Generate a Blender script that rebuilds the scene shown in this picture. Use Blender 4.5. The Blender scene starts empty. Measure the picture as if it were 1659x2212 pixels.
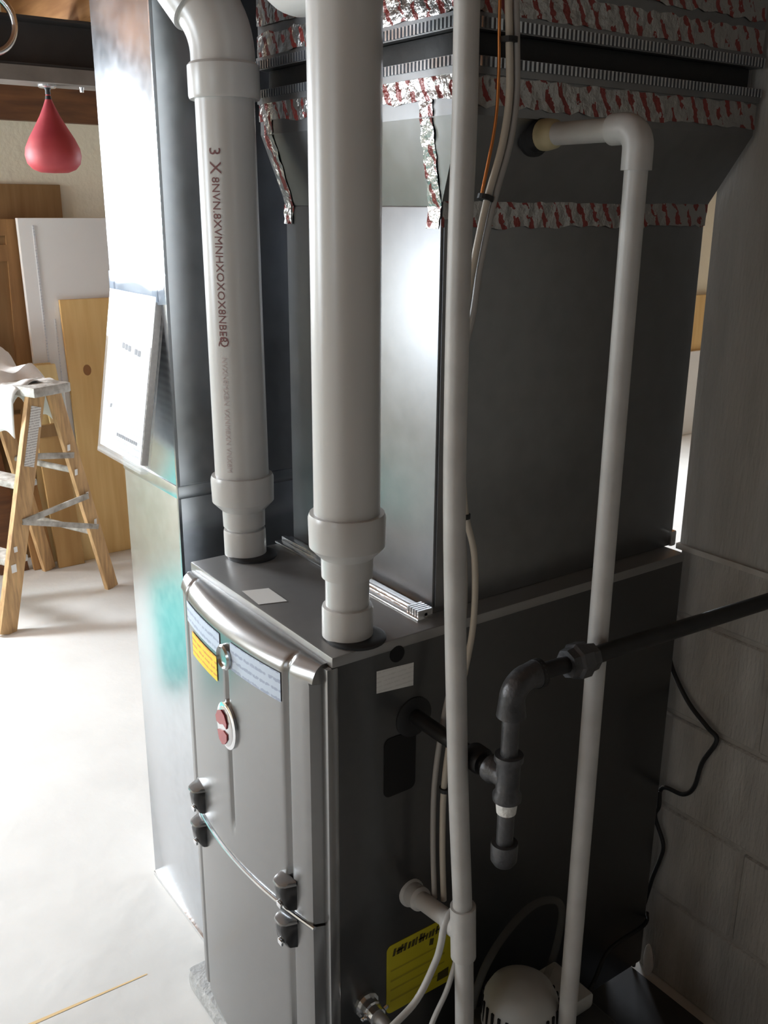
import bpy, bmesh, math, random
from mathutils import Vector, Matrix
random.seed(7)
S = bpy.context.scene
COL = S.collection
PI = math.pi

# ------------------------------------------------------------------ camera
YAW, PITCH, ROLL, FPX = math.radians(54.5), math.radians(17.5), math.radians(0.4), 2090.0
fh = Vector((-math.sin(YAW), math.cos(YAW), 0)); rt = Vector((math.cos(YAW), math.sin(YAW), 0)); upv = Vector((0, 0, 1))
fw = fh*math.cos(PITCH) - upv*math.sin(PITCH); uv_ = fh*math.sin(PITCH) + upv*math.cos(PITCH)
cr = rt*math.cos(ROLL) + uv_*math.sin(ROLL); cu = uv_*math.cos(ROLL) - rt*math.sin(ROLL)
cam = bpy.data.cameras.new('camera'); cam_o = bpy.data.objects.new('camera', cam); COL.objects.link(cam_o)
cam.sensor_fit = 'VERTICAL'; cam.sensor_height = 24.0; cam.lens = 24.0*FPX/2212.0; cam.clip_start = 0.02
m = Matrix.Identity(4)
for i in range(3):
    m[i][0] = cr[i]; m[i][1] = cu[i]; m[i][2] = -fw[i]
m[0][3], m[1][3], m[2][3] = 0.98409945, -0.62273261, 1.48874301
cam_o.matrix_world = m
S.camera = cam_o

# ------------------------------------------------------------------ view, world, daylight and added fill
vs = S.view_settings
vs.view_transform = 'Standard'; vs.look = 'None'; vs.gamma = 1.0; vs.use_curve_mapping = False; vs.exposure = 0.22
w = bpy.data.worlds.new('world'); S.world = w; w.use_nodes = True
bgn = w.node_tree.nodes['Background']; bgn.inputs[0].default_value = (0.80, 0.90, 1.0, 1); bgn.inputs[1].default_value = 1.5

def daylight(name, loc, to, sx, sy, power, col=(0.85, 0.93, 1.0)):
    l = bpy.data.lights.new(name, 'AREA'); l.shape = 'RECTANGLE'; l.size = sx; l.size_y = sy; l.energy = power; l.color = col
    o = bpy.data.objects.new(name, l); COL.objects.link(o); o.location = loc
    o.rotation_euler = Vector(to).to_track_quat('-Z', 'Y').to_euler()
    return o
daylight('daylight_window_1', (-3.46, -0.92, 1.70), (1, 0, 0), 0.80, 1.00, 235)
daylight('daylight_window_2', (-3.46, 3.40, 1.50), (1, 0, 0), 1.60, 1.20, 150)
daylight('daylight_window_3', (-2.45, -3.36, 1.55), (0, 1, 0), 1.30, 1.10, 95)
daylight('added_fill_light', (1.15, -3.36, 1.50), (0, 1, 0), 0.80, 0.80, 7)  # weak fill added to brighten the block wall and pipes

# ------------------------------------------------------------------ materials
def mat(name, col, rough=0.5, metal=0.0, noise=0.0, nscale=8.0, bump=0.0, bscale=40.0, col2=None, stretch=(1, 1, 1), rvar=0.0, spec=None, trans=0.0, coat=0.0):
    M = bpy.data.materials.new(name); M.use_nodes = True
    nt = M.node_tree; b = nt.nodes['Principled BSDF']
    b.inputs['Base Color'].default_value = (*col, 1); b.inputs['Roughness'].default_value = rough; b.inputs['Metallic'].default_value = metal
    if spec is not None: b.inputs['Specular IOR Level'].default_value = spec
    if trans: b.inputs['Transmission Weight'].default_value = trans
    if coat: b.inputs['Coat Weight'].default_value = coat
    tc = nt.nodes.new('ShaderNodeTexCoord'); mp = nt.nodes.new('ShaderNodeMapping'); mp.inputs['Scale'].default_value = stretch
    nt.links.new(tc.outputs['Object'], mp.inputs[0])
    if noise or col2:
        n = nt.nodes.new('ShaderNodeTexNoise'); n.inputs['Scale'].default_value = nscale; n.inputs['Detail'].default_value = 6
        nt.links.new(mp.outputs[0], n.inputs['Vector'])
        r = nt.nodes.new('ShaderNodeValToRGB'); r.color_ramp.elements[0].position = 0.32; r.color_ramp.elements[1].position = 0.68
        c2 = col2 if col2 else tuple(max(0, c*(1-noise)) for c in col)
        r.color_ramp.elements[0].color = (*c2, 1); r.color_ramp.elements[1].color = (*col, 1)
        nt.links.new(n.outputs[0], r.inputs[0]); nt.links.new(r.outputs[0], b.inputs['Base Color'])
        if rvar:
            mr = nt.nodes.new('ShaderNodeMapRange'); mr.inputs[3].default_value = rough-rvar; mr.inputs[4].default_value = rough+rvar
            nt.links.new(n.outputs[0], mr.inputs[0]); nt.links.new(mr.outputs[0], b.inputs['Roughness'])
    if bump:
        n2 = nt.nodes.new('ShaderNodeTexNoise'); n2.inputs['Scale'].default_value = bscale; n2.inputs['Detail'].default_value = 4
        nt.links.new(mp.outputs[0], n2.inputs['Vector'])
        bp = nt.nodes.new('ShaderNodeBump'); bp.inputs['Strength'].default_value = bump; bp.inputs['Distance'].default_value = 0.01
        nt.links.new(n2.outputs[0], bp.inputs['Height']); nt.links.new(bp.outputs[0], b.inputs['Normal'])
    return M

def foil_mat():
    M = mat('foil_tape_red_print', (0.80, 0.80, 0.80), 0.28, 0.9, bump=0.55, bscale=60)
    nt = M.node_tree; b = nt.nodes['Principled BSDF']; tc = nt.nodes['Texture Coordinate']
    def mth(op, x, y=None):
        n_ = nt.nodes.new('ShaderNodeMath'); n_.operation = op
        for i_, q in enumerate((x, y)):
            if q is None: continue
            if isinstance(q, (int, float)): n_.inputs[i_].default_value = q
            else: nt.links.new(q, n_.inputs[i_])
        return n_.outputs[0]
    dt = nt.nodes.new('ShaderNodeVectorMath'); dt.operation = 'DOT_PRODUCT'; dt.inputs[1].default_value = (1, 1, .55)
    nt.links.new(tc.outputs['Object'], dt.inputs[0])
    nz = nt.nodes.new('ShaderNodeTexNoise'); nz.inputs['Scale'].default_value = 55; nz.inputs['Detail'].default_value = 3
    nt.links.new(tc.outputs['Object'], nz.inputs['Vector'])
    ph = mth('ADD', mth('MULTIPLY', dt.outputs['Value'], 38.0), mth('MULTIPLY', nz.outputs[0], .9))
    stroke = mth('LESS_THAN', mth('FRACT', ph), .36)
    red = mth('MULTIPLY', stroke, mth('GREATER_THAN', nz.outputs[0], .46))
    mxc = nt.nodes.new('ShaderNodeMix'); mxc.data_type = 'RGBA'
    mxc.inputs[6].default_value = (0.46, 0.455, 0.45, 1); mxc.inputs[7].default_value = (0.26, 0.04, 0.035, 1)
    nt.links.new(red, mxc.inputs[0]); nt.links.new(mxc.outputs[2], b.inputs['Base Color'])
    nt.links.new(mth('SUBTRACT', .95, mth('MULTIPLY', red, .8)), b.inputs['Metallic'])
    return M

def lined_mat(name, paper, ink, scale, direction='Z', rough=0.5, thr=0.62, metal=0.0):
    """paper with rows of fine print"""
    M = mat(name, paper, rough, metal); nt = M.node_tree; b = nt.nodes['Principled BSDF']; tc = nt.nodes['Texture Coordinate']
    wv = nt.nodes.new('ShaderNodeTexWave'); wv.bands_direction = direction; wv.inputs['Scale'].default_value = scale
    nt.links.new(tc.outputs['Object'], wv.inputs['Vector'])
    n = nt.nodes.new('ShaderNodeTexNoise'); n.inputs['Scale'].default_value = 160; nt.links.new(tc.outputs['Object'], n.inputs['Vector'])
    mu = nt.nodes.new('ShaderNodeMath'); mu.operation = 'MULTIPLY'; nt.links.new(wv.outputs['Fac'], mu.inputs[0]); nt.links.new(n.outputs[0], mu.inputs[1])
    r = nt.nodes.new('ShaderNodeValToRGB'); r.color_ramp.elements[0].position = thr*0.55; r.color_ramp.elements[1].position = thr*0.55+0.12
    r.color_ramp.elements[0].color = (*paper, 1); r.color_ramp.elements[1].color = (*ink, 1)
    nt.links.new(mu.outputs[0], r.inputs[0]); nt.links.new(r.outputs[0], b.inputs['Base Color'])
    return M

def clear_mat(name, tint, opacity, rough=0.08):
    M = bpy.data.materials.new(name); M.use_nodes = True; nt = M.node_tree
    b = nt.nodes['Principled BSDF']; b.inputs['Base Color'].default_value = (*tint, 1); b.inputs['Roughness'].default_value = rough
    t = nt.nodes.new('ShaderNodeBsdfTransparent'); mx = nt.nodes.new('ShaderNodeMixShader'); mx.inputs[0].default_value = opacity
    nt.links.new(t.outputs[0], mx.inputs[1]); nt.links.new(b.outputs[0], mx.inputs[2])
    nt.links.new(mx.outputs[0], nt.nodes['Material Output'].inputs[0])
    return M

M = {}
M['floor'] = mat('concrete_floor', (0.78, 0.765, 0.735), 0.75, noise=0.16, nscale=2.6, bump=0.15, bscale=25)
M['block'] = mat('grey_concrete_block', (0.50, 0.475, 0.435), 0.9, col2=(0.36, 0.34, 0.31), nscale=9, bump=0.5, bscale=70, stretch=(2.2, 2.2, 0.5))
M['mortar'] = mat('mortar', (0.44, 0.41, 0.37), 0.95, noise=0.2, nscale=30, bump=0.4, bscale=90)
M['parge'] = mat('parged_concrete', (0.50, 0.48, 0.445), 0.92, col2=(0.39, 0.375, 0.345), nscale=7, bump=0.35, bscale=60, stretch=(3, 3, 0.5))
M['cream'] = mat('cream_painted_masonry', (0.88, 0.79, 0.60), 0.85, col2=(0.76, 0.68, 0.54), nscale=1.2, bump=0.25, bscale=40)
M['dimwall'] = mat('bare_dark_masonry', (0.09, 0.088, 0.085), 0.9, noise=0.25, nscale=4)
M['joist'] = mat('joist_pine', (0.55, 0.28, 0.11), 0.65, col2=(0.38, 0.17, 0.06), nscale=6, stretch=(0.6, 6, 6))
M['deck'] = mat('deck_boards', (0.36, 0.19, 0.08), 0.7, col2=(0.2, 0.1, 0.04), nscale=5, stretch=(4, 0.5, 1))
M['sill'] = mat('dark_sill_wood', (0.20, 0.085, 0.032), 0.7, col2=(0.11, 0.045, 0.02), nscale=6, stretch=(6, 0.8, 6))
M['beam'] = mat('dark_steel_beam', (0.055, 0.05, 0.048), 0.55, 0.3, noise=0.4, nscale=6)
M['galv'] = mat('galvanized_sheet', (0.66, 0.69, 0.73), 0.24, 1.0, noise=0.10, nscale=38, rvar=0.05, bump=0.02, bscale=6)
M['galvc'] = mat('coil_case_sheet', (0.27, 0.275, 0.285), 0.36, 1.0, noise=0.10, nscale=30, rvar=0.06, bump=0.03, bscale=5)
M['galvb'] = mat('bright_cleat_metal', (0.82, 0.83, 0.84), 0.25, 1.0, bump=0.1, bscale=90)
M['paint'] = mat('furnace_enamel_shaded_side', (0.095, 0.095, 0.096), 0.30, 0.7, noise=0.05, nscale=60)  # furnace enamel darkened, the shade of the side put into its colour
M['paintd'] = mat('furnace_enamel_lit_front', (0.29, 0.29, 0.29), 0.27, 0.8, noise=0.04, nscale=60)  # same enamel made lighter, the reflected light of the front in its colour
M['pad'] = mat('rough_concrete_pad', (0.46, 0.46, 0.455), 0.9, noise=0.2, nscale=40, bump=0.5, bscale=80)
M['pvc'] = mat('white_pvc', (0.57, 0.56, 0.545), 0.28, noise=0.04, nscale=4)
M['pvcg'] = mat('dusty_white_pvc', (0.52, 0.51, 0.495), 0.42, noise=0.16, nscale=20)
M['glue'] = mat('yellowed_pvc_primer', (0.58, 0.50, 0.30), 0.4, noise=0.25, nscale=40)
M['ink'] = mat('dull_red_ink', (0.20, 0.085, 0.085), 0.7)
M['black'] = mat('black_rubber', (0.012, 0.012, 0.013), 0.55)
M['vinyl'] = mat('black_vinyl', (0.010, 0.010, 0.011), 0.6, bump=0.2, bscale=30)
M['hole'] = mat('dark_opening', (0.004, 0.004, 0.004), 0.9)
M['iron'] = mat('black_iron_pipe', (0.022, 0.021, 0.021), 0.45, 0.4, noise=0.4, nscale=40)
M['malle'] = mat('grey_malleable_fitting', (0.10, 0.10, 0.105), 0.42, 0.6, noise=0.4, nscale=30, bump=0.2, bscale=80)
M['teflon'] = mat('white_thread_tape', (0.72, 0.71, 0.68), 0.6, bump=0.4, bscale=150)
M['chrome'] = mat('chrome', (0.88, 0.90, 0.93), 0.07, 1.0)
M['red'] = mat('red_enamel', (0.34, 0.02, 0.025), 0.25, coat=0.5)
M['silver'] = mat('silver_enamel', (0.70, 0.70, 0.72), 0.22, 0.8)
M['foil'] = foil_mat()
M['bluelabel'] = lined_mat('pale_blue_label', (0.56, 0.63, 0.74), (0.36, 0.41, 0.54), 22)
M['yellabel'] = lined_mat('yellow_orange_sticker', (0.82, 0.62, 0.03), (0.72, 0.30, 0.03), 30)
M['whitelabel'] = lined_mat('white_sticker', (0.80, 0.79, 0.76), (0.72, 0.71, 0.68), 45)
M['warn'] = mat('yellow_warning_label', (0.62, 0.53, 0.02), 0.45, noise=0.12, nscale=14)
M['warnink'] = mat('label_ink', (0.07, 0.055, 0.01), 0.6)
M['warnink2'] = mat('label_faint_ink', (0.40, 0.33, 0.02), 0.6)
M['paper'] = lined_mat('white_paper', (0.76, 0.77, 0.79), (0.55, 0.57, 0.62), 26, thr=0.72)
M['pages'] = lined_mat('paper_edges', (0.70, 0.66, 0.62), (0.40, 0.37, 0.35), 120, direction='Y', thr=0.3)
M['greyink'] = mat('grey_print', (0.10, 0.11, 0.15), 0.7)
M['paleink'] = mat('pale_grey_print', (0.42, 0.41, 0.40), 0.7)
M['sleeve'] = clear_mat('clear_plastic_sleeve', (0.95, 0.97, 1.0), 0.22, 0.06)
M['tapec'] = clear_mat('clear_tape', (0.55, 0.66, 0.82), 0.55, 0.12)
M['tube'] = clear_mat('clear_vinyl_tube', (0.16, 0.155, 0.14), 0.16, 0.2)
M['cable'] = mat('beige_cable_jacket', (0.50, 0.45, 0.38), 0.5)
M['cableg'] = mat('grey_cable_jacket', (0.36, 0.34, 0.32), 0.5)
M['copper'] = mat('copper_wire', (0.65, 0.25, 0.08), 0.35, 0.9)
M['pump'] = mat('light_grey_pump_plastic', (0.44, 0.44, 0.42), 0.55, noise=0.08, nscale=30)
M['pumpd'] = mat('dark_pump_plastic', (0.03, 0.03, 0.03), 0.5)
M['ladder'] = mat('ladder_wood', (0.72, 0.46, 0.22), 0.6, col2=(0.42, 0.25, 0.12), nscale=14, stretch=(5, 5, 0.6))
M['paintwood'] = mat('paint_splashed_wood', (0.66, 0.64, 0.60), 0.75, col2=(0.30, 0.27, 0.23), nscale=26, bump=0.4, bscale=60)
M['cloth'] = mat('white_cloth', (0.84, 0.83, 0.81), 0.9, noise=0.06, nscale=12, bump=0.1, bscale=120)
M['bag'] = mat('red_leather', (0.45, 0.055, 0.06), 0.58, col2=(0.34, 0.03, 0.045), nscale=9)
M['pine'] = mat('yellow_pine_board', (0.82, 0.56, 0.24), 0.6, col2=(0.72, 0.45, 0.17), nscale=4, stretch=(4, 8, 0.6))
M['pinel'] = mat('pale_pine_board', (0.90, 0.70, 0.36), 0.6, col2=(0.83, 0.60, 0.27), nscale=4, stretch=(4, 8, 0.6))
M['pineb'] = mat('tan_plywood', (0.55, 0.34, 0.14), 0.65, col2=(0.44, 0.25, 0.09), nscale=4, stretch=(3, 6, 0.6))
M['knot'] = mat('knot', (0.30, 0.13, 0.04), 0.6)
M['brown'] = mat('brown_plywood', (0.34, 0.20, 0.085), 0.65, col2=(0.25, 0.135, 0.05), nscale=5, stretch=(3, 6, 0.5))
M['brownd'] = mat('brown_door_wood', (0.42, 0.22, 0.08), 0.6, col2=(0.28, 0.14, 0.05), nscale=5, stretch=(3, 7, 0.6))
M['whitep'] = mat('white_painted_panel', (0.90, 0.89, 0.87), 0.55, noise=0.03, nscale=4)
M['teal'] = mat('teal_foam', (0.10, 0.46, 0.42), 0.8, noise=0.1, nscale=10)
M['rust'] = mat('door_rust_stain', (0.24, 0.15, 0.10), 0.55, 0.3)
M['glass'] = clear_mat('window_glass', (0.9, 0.95, 1.0), 0.08, 0.03)
M['whiteframe'] = mat('white_window_frame', (0.78, 0.78, 0.76), 0.5)
M['scrap'] = mat('white_foam_scrap', (0.80, 0.76, 0.72), 0.7)

# ------------------------------------------------------------------ helpers
def link_mesh(name, verts, faces, material, parent=None, smooth=False):
    me = bpy.data.meshes.new(name); me.from_pydata([tuple(v) for v in verts], [], faces); me.update()
    bm = bmesh.new(); bm.from_mesh(me); bmesh.ops.recalc_face_normals(bm, faces=bm.faces); bm.to_mesh(me); bm.free()
    if material: me.materials.append(material if not isinstance(material, str) else M[material])
    if smooth:
        me.polygons.foreach_set('use_smooth', [True]*len(me.polygons))
        me.set_sharp_from_angle(angle=math.radians(38))
    o = bpy.data.objects.new(name, me); COL.objects.link(o)
    if parent: o.parent = parent
    return o

def tag(o, label=None, cat=None, group=None, kind=None):
    if label: o['label'] = label
    if cat: o['category'] = cat
    if group: o['group'] = group
    if kind: o['kind'] = kind
    return o

def empty(name, label, cat, group=None):
    """thing root: parts are modelled in world space, so the empty stays at the origin until grounded()"""
    o = bpy.data.objects.new(name, None); COL.objects.link(o); o.empty_display_size = 0.05
    return tag(o, label, cat, group)

class MB:
    def __init__(s): s.v = []; s.f = []
    def add(s, vs, fs):
        n = len(s.v); s.v += [Vector(p) for p in vs]; s.f += [tuple(i+n for i in f) for f in fs]; return s
    def box(s, x0, x1, y0, y1, z0, z1, mt=None):
        vs = [Vector((x, y, z)) for z in (z0, z1) for y in (y0, y1) for x in (x0, x1)]
        if mt: vs = [mt @ p for p in vs]
        return s.add(vs, [(0, 2, 3, 1), (4, 5, 7, 6), (0, 1, 5, 4), (2, 6, 7, 3), (0, 4, 6, 2), (1, 3, 7, 5)])
    def bar(s, a, b, wdir, wd, th):
        """rectangular bar from a to b; wd along wdir, th across"""
        a, b = Vector(a), Vector(b); d = (b-a).normalized(); wv = Vector(wdir); wv = (wv - d*wv.dot(d)).normalized(); t = d.cross(wv)
        vs = []
        for p in (a, b):
            for i, j in ((-1, -1), (1, -1), (1, 1), (-1, 1)): vs.append(p + wv*i*wd/2 + t*j*th/2)
        return s.add(vs, [(0, 1, 2, 3), (7, 6, 5, 4), (0, 4, 5, 1), (1, 5, 6, 2), (2, 6, 7, 3), (3, 7, 4, 0)])
    def tube(s, pts, r, n=14, caps=True, sub=0):
        pts = [Vector(p) for p in pts]
        if sub: pts = smooth_path(pts, sub)
        rs = r if isinstance(r, (list, tuple)) else [r]*len(pts)
        d0 = (pts[1]-pts[0]).normalized(); nrm = d0.orthogonal().normalized(); vs = []; fs = []
        for i, p in enumerate(pts):
            if i == 0: d = d0
            elif i == len(pts)-1: d = (pts[i]-pts[i-1]).normalized()
            else: d = ((pts[i+1]-pts[i]).normalized() + (pts[i]-pts[i-1]).normalized()).normalized()
            nrm = (nrm - d*nrm.dot(d)).normalized(); bi = d.cross(nrm)
            for k in range(n):
                a = 2*PI*k/n; vs.append(p + (nrm*math.cos(a)+bi*math.sin(a))*rs[i])
        for i in range(len(pts)-1):
            for k in range(n):
                k2 = (k+1) % n; fs.append((i*n+k, i*n+k2, (i+1)*n+k2, (i+1)*n+k))
        if caps:
            fs.append(tuple(range(n-1, -1, -1))); fs.append(tuple((len(pts)-1)*n+k for k in range(n)))
        return s.add(vs, fs)
    def lathe(s, p0, d, prof, n=28, caps=True):
        """prof: (t, r) along d"""
        p0 = Vector(p0); d = Vector(d).normalized(); u = d.orthogonal().normalized(); b = d.cross(u); vs = []; fs = []
        for t, r in prof:
            for k in range(n):
                a = 2*PI*k/n; vs.append(p0 + d*t + (u*math.cos(a)+b*math.sin(a))*r)
        for i in range(len(prof)-1):
            for k in range(n):
                k2 = (k+1) % n; fs.append((i*n+k, i*n+k2, (i+1)*n+k2, (i+1)*n+k))
        if caps:
            fs.append(tuple(range(n-1, -1, -1))); fs.append(tuple((len(prof)-1)*n+k for k in range(n)))
        return s.add(vs, fs)
    def prism(s, poly, axis, a, b):
        """poly of 2-D points extruded along axis from a to b (axis 0: poly=(y,z); 1: (x,z); 2: (x,y))"""
        n = len(poly); vs = []
        for c in (a, b):
            for p in poly:
                q = list(p); q.insert(axis, c); vs.append(q)
        fs = [tuple(range(n)), tuple(range(2*n-1, n-1, -1))]
        for i in range(n):
            j = (i+1) % n; fs.append((i, j, n+j, n+i))
        return s.add(vs, fs)
    def grid(s, fn, nu, nv):
        vs = [fn(i/nu, j/nv) for j in range(nv+1) for i in range(nu+1)]; fs = []
        for j in range(nv):
            for i in range(nu):
                a = j*(nu+1)+i; fs.append((a, a+1, a+nu+2, a+nu+1))
        return s.add(vs, fs)
    def build(s, name, material, parent=None, smooth=False, bevel=0.0, seg=2):
        o = link_mesh(name, s.v, s.f, material, parent, smooth)
        if bevel:
            bm = bmesh.new(); bm.from_mesh(o.data)
            es = [e for e in bm.edges if len(e.link_faces) == 2 and e.calc_face_angle(0) > 0.6]
            bmesh.ops.bevel(bm, geom=es, offset=bevel, segments=seg, affect='EDGES', profile=0.6)
            bm.to_mesh(o.data); bm.free()
            o.data.polygons.foreach_set('use_smooth', [True]*len(o.data.polygons)); o.data.set_sharp_from_angle(angle=math.radians(40))
        return o

def smooth_path(pts, sub):
    out = []; P = [pts[0]*2-pts[1]] + pts + [pts[-1]*2-pts[-2]]
    for i in range(1, len(P)-2):
        for k in range(sub):
            t = k/sub; a, b, c, d = P[i-1], P[i], P[i+1], P[i+2]
            out.append(0.5*((2*b) + (c-a)*t + (2*a-5*b+4*c-d)*t*t + (3*b-a-3*c+d)*t**3))
    out.append(pts[-1]); return out

def arc(c, u, v, r, a0, a1, n):
    c, u, v = Vector(c), Vector(u), Vector(v)
    return [c + (u*math.cos(a0+(a1-a0)*i/n) + v*math.sin(a0+(a1-a0)*i/n))*r for i in range(n+1)]

def grounded(root, loc):
    """move a root empty to the thing's base and keep the children where they are"""
    loc = Vector(loc); root.location = loc
    for c in root.children: c.location = c.location - loc
    return root

# ------------------------------------------------------------------ the room
X0, X1, Y0, Y1, ZC = -3.3, 2.6, -3.2, 6.2, 2.26
tag(MB().box(X0-.2, X1+.2, Y0-.2, Y1+.2, -0.12, 0.0).build('floor', 'floor'), 'bright pale bare concrete floor of the basement', kind='structure')
MB().add([(-0.5885, -0.3214, .0006), (-0.5965, -0.3212, .0006), (-0.5878, -0.0851, .0006), (-0.5848, -0.0852, .0006)], [(0, 1, 2, 3)]).build('chalk_line', mat('faded_orange_chalk', (.80, .58, .30), .9), bpy.data.objects['floor'])
ceil = tag(MB().box(X0-.2, X1+.2, Y0-.2, Y1+.2, ZC, ZC+.05).build('ceiling', 'deck'), 'wooden ceiling deck over open joists', kind='structure')
jm = MB().box(X0, X1, -.019, .019, -.2, 0).build('joist', 'joist', ceil); jm.location = (0, Y0+.2, ZC)
k = 1
while Y0+.2+.4*k < Y1:
    c = jm.copy(); COL.objects.link(c); c.parent = ceil; c.location = (0, Y0+.2+.4*k, ZC); k += 1

def wall_with_holes(axis, pos, th, a0, a1, holes):
    """axis 0: wall in the plane x=pos spanning y a0..a1; 1: plane y=pos spanning x"""
    b = MB(); cur = a0
    def seg(u0, u1, z0, z1):
        if axis == 0: b.box(pos, pos+th, u0, u1, z0, z1)
        else: b.box(u0, u1, pos, pos+th, z0, z1)
    for (h0, h1, hz0, hz1) in sorted(holes):
        seg(cur, h0, 0, ZC); seg(h0, h1, 0, hz0); seg(h0, h1, hz1, ZC); cur = h1
    seg(cur, a1, 0, ZC); return b
W1 = (-1.34, -0.50, 1.20, 2.18); W2 = (2.6, 4.2, 0.9, 2.1); W3 = (-3.10, -1.80, 1.0, 2.1); W_FILL = (.75, 1.55, 1.1, 1.9)
tag(wall_with_holes(0, X0-.2, .2, Y0, Y1, [W1, W2]).build('wall_left', 'cream'), 'cream painted masonry wall behind the ladder', kind='structure')
tag(wall_with_holes(1, Y0-.2, .2, X0-.2, X1+.2, [W3, W_FILL]).build('wall_front', 'cream'), kind='structure')
tag(MB().box(X1, X1+.2, Y0, Y1, 0, ZC).build('wall_right', 'dimwall'), kind='structure')
tag(MB().box(X0-.2, X1+.2, Y1, Y1+.2, 0, ZC).build('wall_back', 'cream'), kind='structure')
def window(n, axis, pos, h):
    u0, u1, z0, z1 = h; b = MB(); g = MB(); t = .05
    def bx(m_, a, b_, c, d, o=0.0):
        if axis == 0: m_.box(pos-.03+o, pos+.03-o, a, b_, c, d)
        else: m_.box(a, b_, pos-.03+o, pos+.03-o, c, d)
    bx(b, u0, u1, z0, z0+t); bx(b, u0, u1, z1-t, z1); bx(b, u0, u0+t, z0+t, z1-t); bx(b, u1-t, u1, z0+t, z1-t)
    r = tag(b.build('window_%d' % n, 'whiteframe'), kind='structure')  # window_4 is invented, an opening for the added fill
    bx(g, u0+t, u1-t, z0+t, z1-t, .027); g.build('pane', 'glass', r)
window(1, 0, X0-.1, W1); window(2, 0, X0-.1, W2); window(3, 1, Y0-.1, W3); window(4, 1, Y0-.1, W_FILL)  # the last window is invented, an opening for the added fill
tag(MB().box(X0, X0+.05, Y0, Y1, 1.81, 1.94).build('trim_1', 'sill'), 'dark brown timber ledger along the top of the cream wall', kind='structure')
# steel I-beam under the joists
BX = -2.50
b = MB()
poly = [(-.07, 0), (.07, 0), (.07, .012), (.008, .016), (.008, .194), (.07, .198), (.07, .21), (-.07, .21), (-.07, .198), (-.008, .194), (-.008, .016), (-.07, .012)]
b.prism([(BX+p[0], 1.912+p[1]*.7) for p in poly], 1, Y0, Y1)
tag(b.build('trim_2', 'beam'), 'dark steel beam running under the wooden joists', kind='structure')
nb = MB().box(BX-.07, BX+.075, Y0, Y1, 1.866, 1.912).build('nailer_board', mat('weathered_grey_board', (.22, .19, .165), .8, noise=.3, nscale=10), bpy.data.objects['trim_2'])

# concrete block wall behind the furnace
WY, WX = 0.760, -0.036
pw = tag(MB().box(WX+.002, X1, WY+.001, WY+.20, 0, .917).build('wall_middle', 'mortar'), 'grey concrete block wall behind the furnace', kind='structure')
MB().box(WX, X1, WY-.006, WY+.206, .921, ZC).build('parged_upper_wall', 'parge', pw)
MB().box(WX-.004, X1, WY-.012, WY+.21, .911, .921).build('ledge_strip', mat('pale_mortar_ledge', (0.62, 0.59, 0.54), .9, noise=.2, nscale=30), pw)
CH = .1965; zc = 0.0; row = 0
meshes = {}
while zc < .905:
    h = min(CH-.008, .911-zc); x = WX if row % 2 == 0 else WX-.2
    while x < X1:
        xa, xb = max(x, WX), min(x+.392, X1)
        if xb-xa > .03:
            key = (round(xb-xa, 3), round(h, 3))
            if key not in meshes:
                bb = MB().box(0, xb-xa, 0, .206, 0, h).build('block', 'block', pw, bevel=.004, seg=1); meshes[key] = bb
                bb.location = (xa, WY-.003, zc+.004)
            else:
                c = meshes[key].copy(); COL.objects.link(c); c.parent = pw; c.location = (xa, WY-.003+random.uniform(-.001, .001), zc+.004)
        x += .4
    zc += CH; row += 1

# ------------------------------------------------------------------ furnace
FX, FD, FB, FT = -0.440, 0.720, 0.050, 0.920
tag(MB().box(-.507, -.060, -.032, .690, 0, .05).build('furnace_pad', 'pad', bevel=.012), 'rough grey concrete pad under the furnace', 'pad')

fur = empty('gas_furnace', 'dark grey enamelled gas furnace cabinet with bowed front doors', 'furnace')
MB().box(FX, 0, .004, FD, FB, FT-.002).build('cabinet', 'paint', fur, bevel=.004)
tp = MB(); tp.box(FX-.001, .001, -.004, FD, FT-.016, FT)
tp.build('top_panel', mat('furnace_enamel_lit_top', (0.34, 0.335, 0.33), 0.36, 0.7, noise=.04, nscale=50), fur, bevel=.003)  # same enamel again, lightened for the light falling on the top
# front corner posts
MB().box(-.014, .001, -.012, .006, FB, FT-.016).build('corner_post', 'paintd', fur, bevel=.003)
MB().box(FX-.001, FX+.012, -.012, .006, FB, FT-.016).build('corner_post', 'paintd', fur, bevel=.003)

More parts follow.
